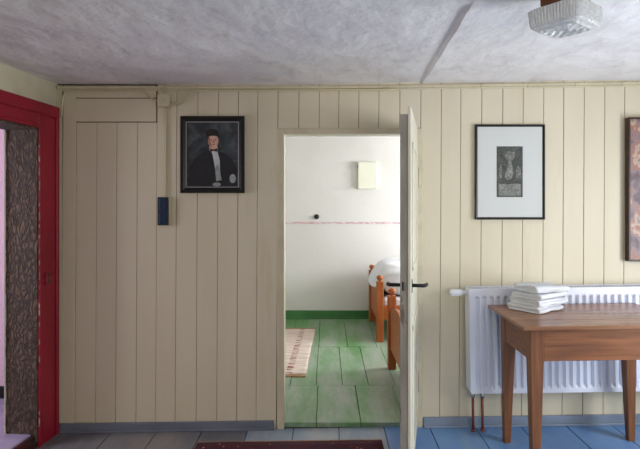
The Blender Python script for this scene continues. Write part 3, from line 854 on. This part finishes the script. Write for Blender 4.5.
# band near the right border with dashes
gx = N.new('ShaderNodeMath'); gx.operation = 'COMPARE'; gx.inputs[1].default_value = .20; gx.inputs[2].default_value = .028; L.new(sep.outputs[0], gx.inputs[0])
wv = N.new('ShaderNodeTexNoise'); wv.inputs['Scale'].default_value = 9; L.new(mp.outputs[0], wv.inputs[0])
gt = N.new('ShaderNodeMath'); gt.operation = 'GREATER_THAN'; gt.inputs[1].default_value = .52; L.new(wv.outputs[0], gt.inputs[0])
ml = N.new('ShaderNodeMath'); ml.operation = 'MULTIPLY'; L.new(gx.outputs[0], ml.inputs[0]); L.new(gt.outputs[0], ml.inputs[1])
mx = N.new('ShaderNodeMix'); mx.data_type = 'RGBA'; L.new(ml.outputs[0], mx.inputs[0]); L.new(r1.outputs[0], mx.inputs[6]); mx.inputs[7].default_value = lin((150,98,86))
L.new(mx.outputs[2], b.inputs['Base Color']); M['pale_rug'] = m
rug('rug', 'pale pinkish beige rug with a dashed border on the green bedroom floor', -.14-.34, 4.98, BZ, .68, 1.52, 0, 'pale_rug', .05, rz=math.radians(-1.6))

# ------------------------------------------------------------------ wall box and socket in the bedroom
e = thing('wall_box', 'off-white rectangular box high on the bedroom wall', 'wall box', (wx(367, BY), BY, wz(189, 6.25)))
bw_ = .112; bh_ = (189-161.8)/F*6.25
mb = MB(); mb.box(-bw_, bw_, -.045, -.0005, 0, bh_, 'whitebox', .004); mb.build('box_body', None, e)
mb = MB(); mb.box(-bw_+.004, bw_+.002, -.052, -.0455, .003, bh_-.003, 'whitebox', .003); dr = mb.build('box_door', None, e)
mb = MB(); mb.tube([(-bw_-.003, -.048, bh_*.78), (-bw_-.003, -.048, bh_*.90)], .007, 8, 'chrome'); mb.build('hinge', None, dr)
e = thing('wall_socket', 'small round black switch on the white bedroom wall above the pink border', 'wall switch', (wx(316.6, BY), BY, wz(216.8, BY)))
mb = MB(); mb.lathe([(.030,.001),(.030,.010),(.024,.022),(.0001,.024)], (0,0,0), 20, 'black', 'y'); mb.build('socket_body', None, e)
mb = MB(); mb.box(-.006, .006, -.036, -.024, -.012, .012, 'black', .003); mb.build('toggle', None, e)

# ------------------------------------------------------------------ beds
def bed(label, x_end, y0, y1, length, ph=.665):
    e = thing('bed', label, 'bed', (x_end, (y0+y1)/2, BZ+.001))
    hw_ = (y1-y0)/2; pw = .035
    for X in (0, length):
        for sy in (-1, 1):
            mb = MB(); yc = sy*(hw_-pw)
            mb.box(X-pw, X+pw, yc-pw, yc+pw, 0, ph-.062, 'bed', .008, 2); po = mb.build('post', None, e)
            mb = MB(); z_ = ph-.0625
            mb.lathe([(.018,z_),(.014,z_+.008),(.024,z_+.018),(.032,z_+.034),(.031,z_+.046),(.022,z_+.058),(.0001,z_+.064)], (X,yc,0), 18, 'bed'); mb.build('finial', None, po)
        # shaped end panel between the posts
        mb = MB(); n_ = 16; zt0 = ph-.14
        ring = [(-hw_+2*pw, .17)]+[(-hw_+2*pw+(2*hw_-4*pw)*k/n_, zt0-.04+.07*math.sin(math.pi*k/n_)) for k in range(n_+1)]+[(hw_-2*pw, .17)]
        mb.loft([[Vector((X-.013, y_, z_)) for y_, z_ in ring], [Vector((X+.013, y_, z_)) for y_, z_ in ring]], 'bed', smooth=False); mb.build('end_panel', None, e)
    for sy in (-1, 1):
        yc = sy*(hw_-pw); mb = MB(); mb.box(pw+.001, length-pw-.001, yc-.013, yc+.013, .22, .36, 'bed', .004); mb.build('side_rail', None, e)
    mb = MB(); mb.box(pw+.002, length-pw-.002, -hw_+2*pw-.01, hw_-2*pw+.01, .24, .43, 'linen', .03, 3); mb.build('mattress', None, e)
    return e
def soft(name, label, cat, c, hx, hy, hz, rz=0, seed=1, e1=.35, amp=.02, dr=None, ex=None):
    mb = MB(); t = bmesh.new(); bmesh.ops.create_uvsphere(t, u_segments=48, v_segments=28, radius=1)
    for v_ in t.verts:
        p = v_.co.copy()
        f = lambda a_, k_: math.copysign(abs(a_)**k_, a_)
        xy = math.hypot(p.x, p.y) or 1e-6
        q = Vector((f(p.x/xy, .45)*f(xy, .5), f(p.y/xy, .45)*f(xy, .5), f(p.z, .8 if p.z > 0 or not dr else .3)))
        n_ = noise.noise(Vector((q.x*2.2+seed, q.y*2.2, q.z*2)))*1.0+noise.noise(Vector((q.x*5+seed, q.y*5, q.z*3)))*.4
        v_.co = Vector((q.x*hx, q.y*hy, q.z*hz+amp*n_))
        v_.co.x += amp*.8*noise.noise(Vector((q.y*4, q.z*4, seed))); v_.co.y += amp*.8*noise.noise(Vector((q.x*4, q.z*4, seed+5)))
        if dr: v_.co = dr(v_.co)
    for f_ in t.faces: f_.smooth = True
    mb.merge(t, 'linen'); o = mb.build(name); o.location = c; o.rotation_euler = (0, 0, rz); tag(o, label, cat); return o
XE = .54
bed('orange pine bed with ball finials and white bedding against the far bedroom wall', XE, 5.21, 6.20, 1.95)
bed('orange pine bed with ball finials nearer the doorway, half hidden by the open door', XE+.012, 3.52, 4.42, 1.95, .675)
def drape(p):
    # edge of the duvet hangs over the end board on the left
    w_ = max(0, -(p.x)-.53)
    z_ = p.z-w_*.9
    z_ = max(z_, -.196 if p.x > -.53 else -.088)
    return Vector((p.x+w_*.1, p.y, z_))
soft('duvet', 'thick white duvet heaped on the bed by the far wall, draped over its end', 'duvet', (XE+.60, 5.71, BZ+.61), .69, .42, .165, 0, 4, amp=.03, dr=drape)
soft('duvet', 'flat white duvet on the nearer bed behind the open door', 'duvet', (XE+.98, 3.97, BZ+.505), .88, .34, .055, 0, 9, amp=.010)
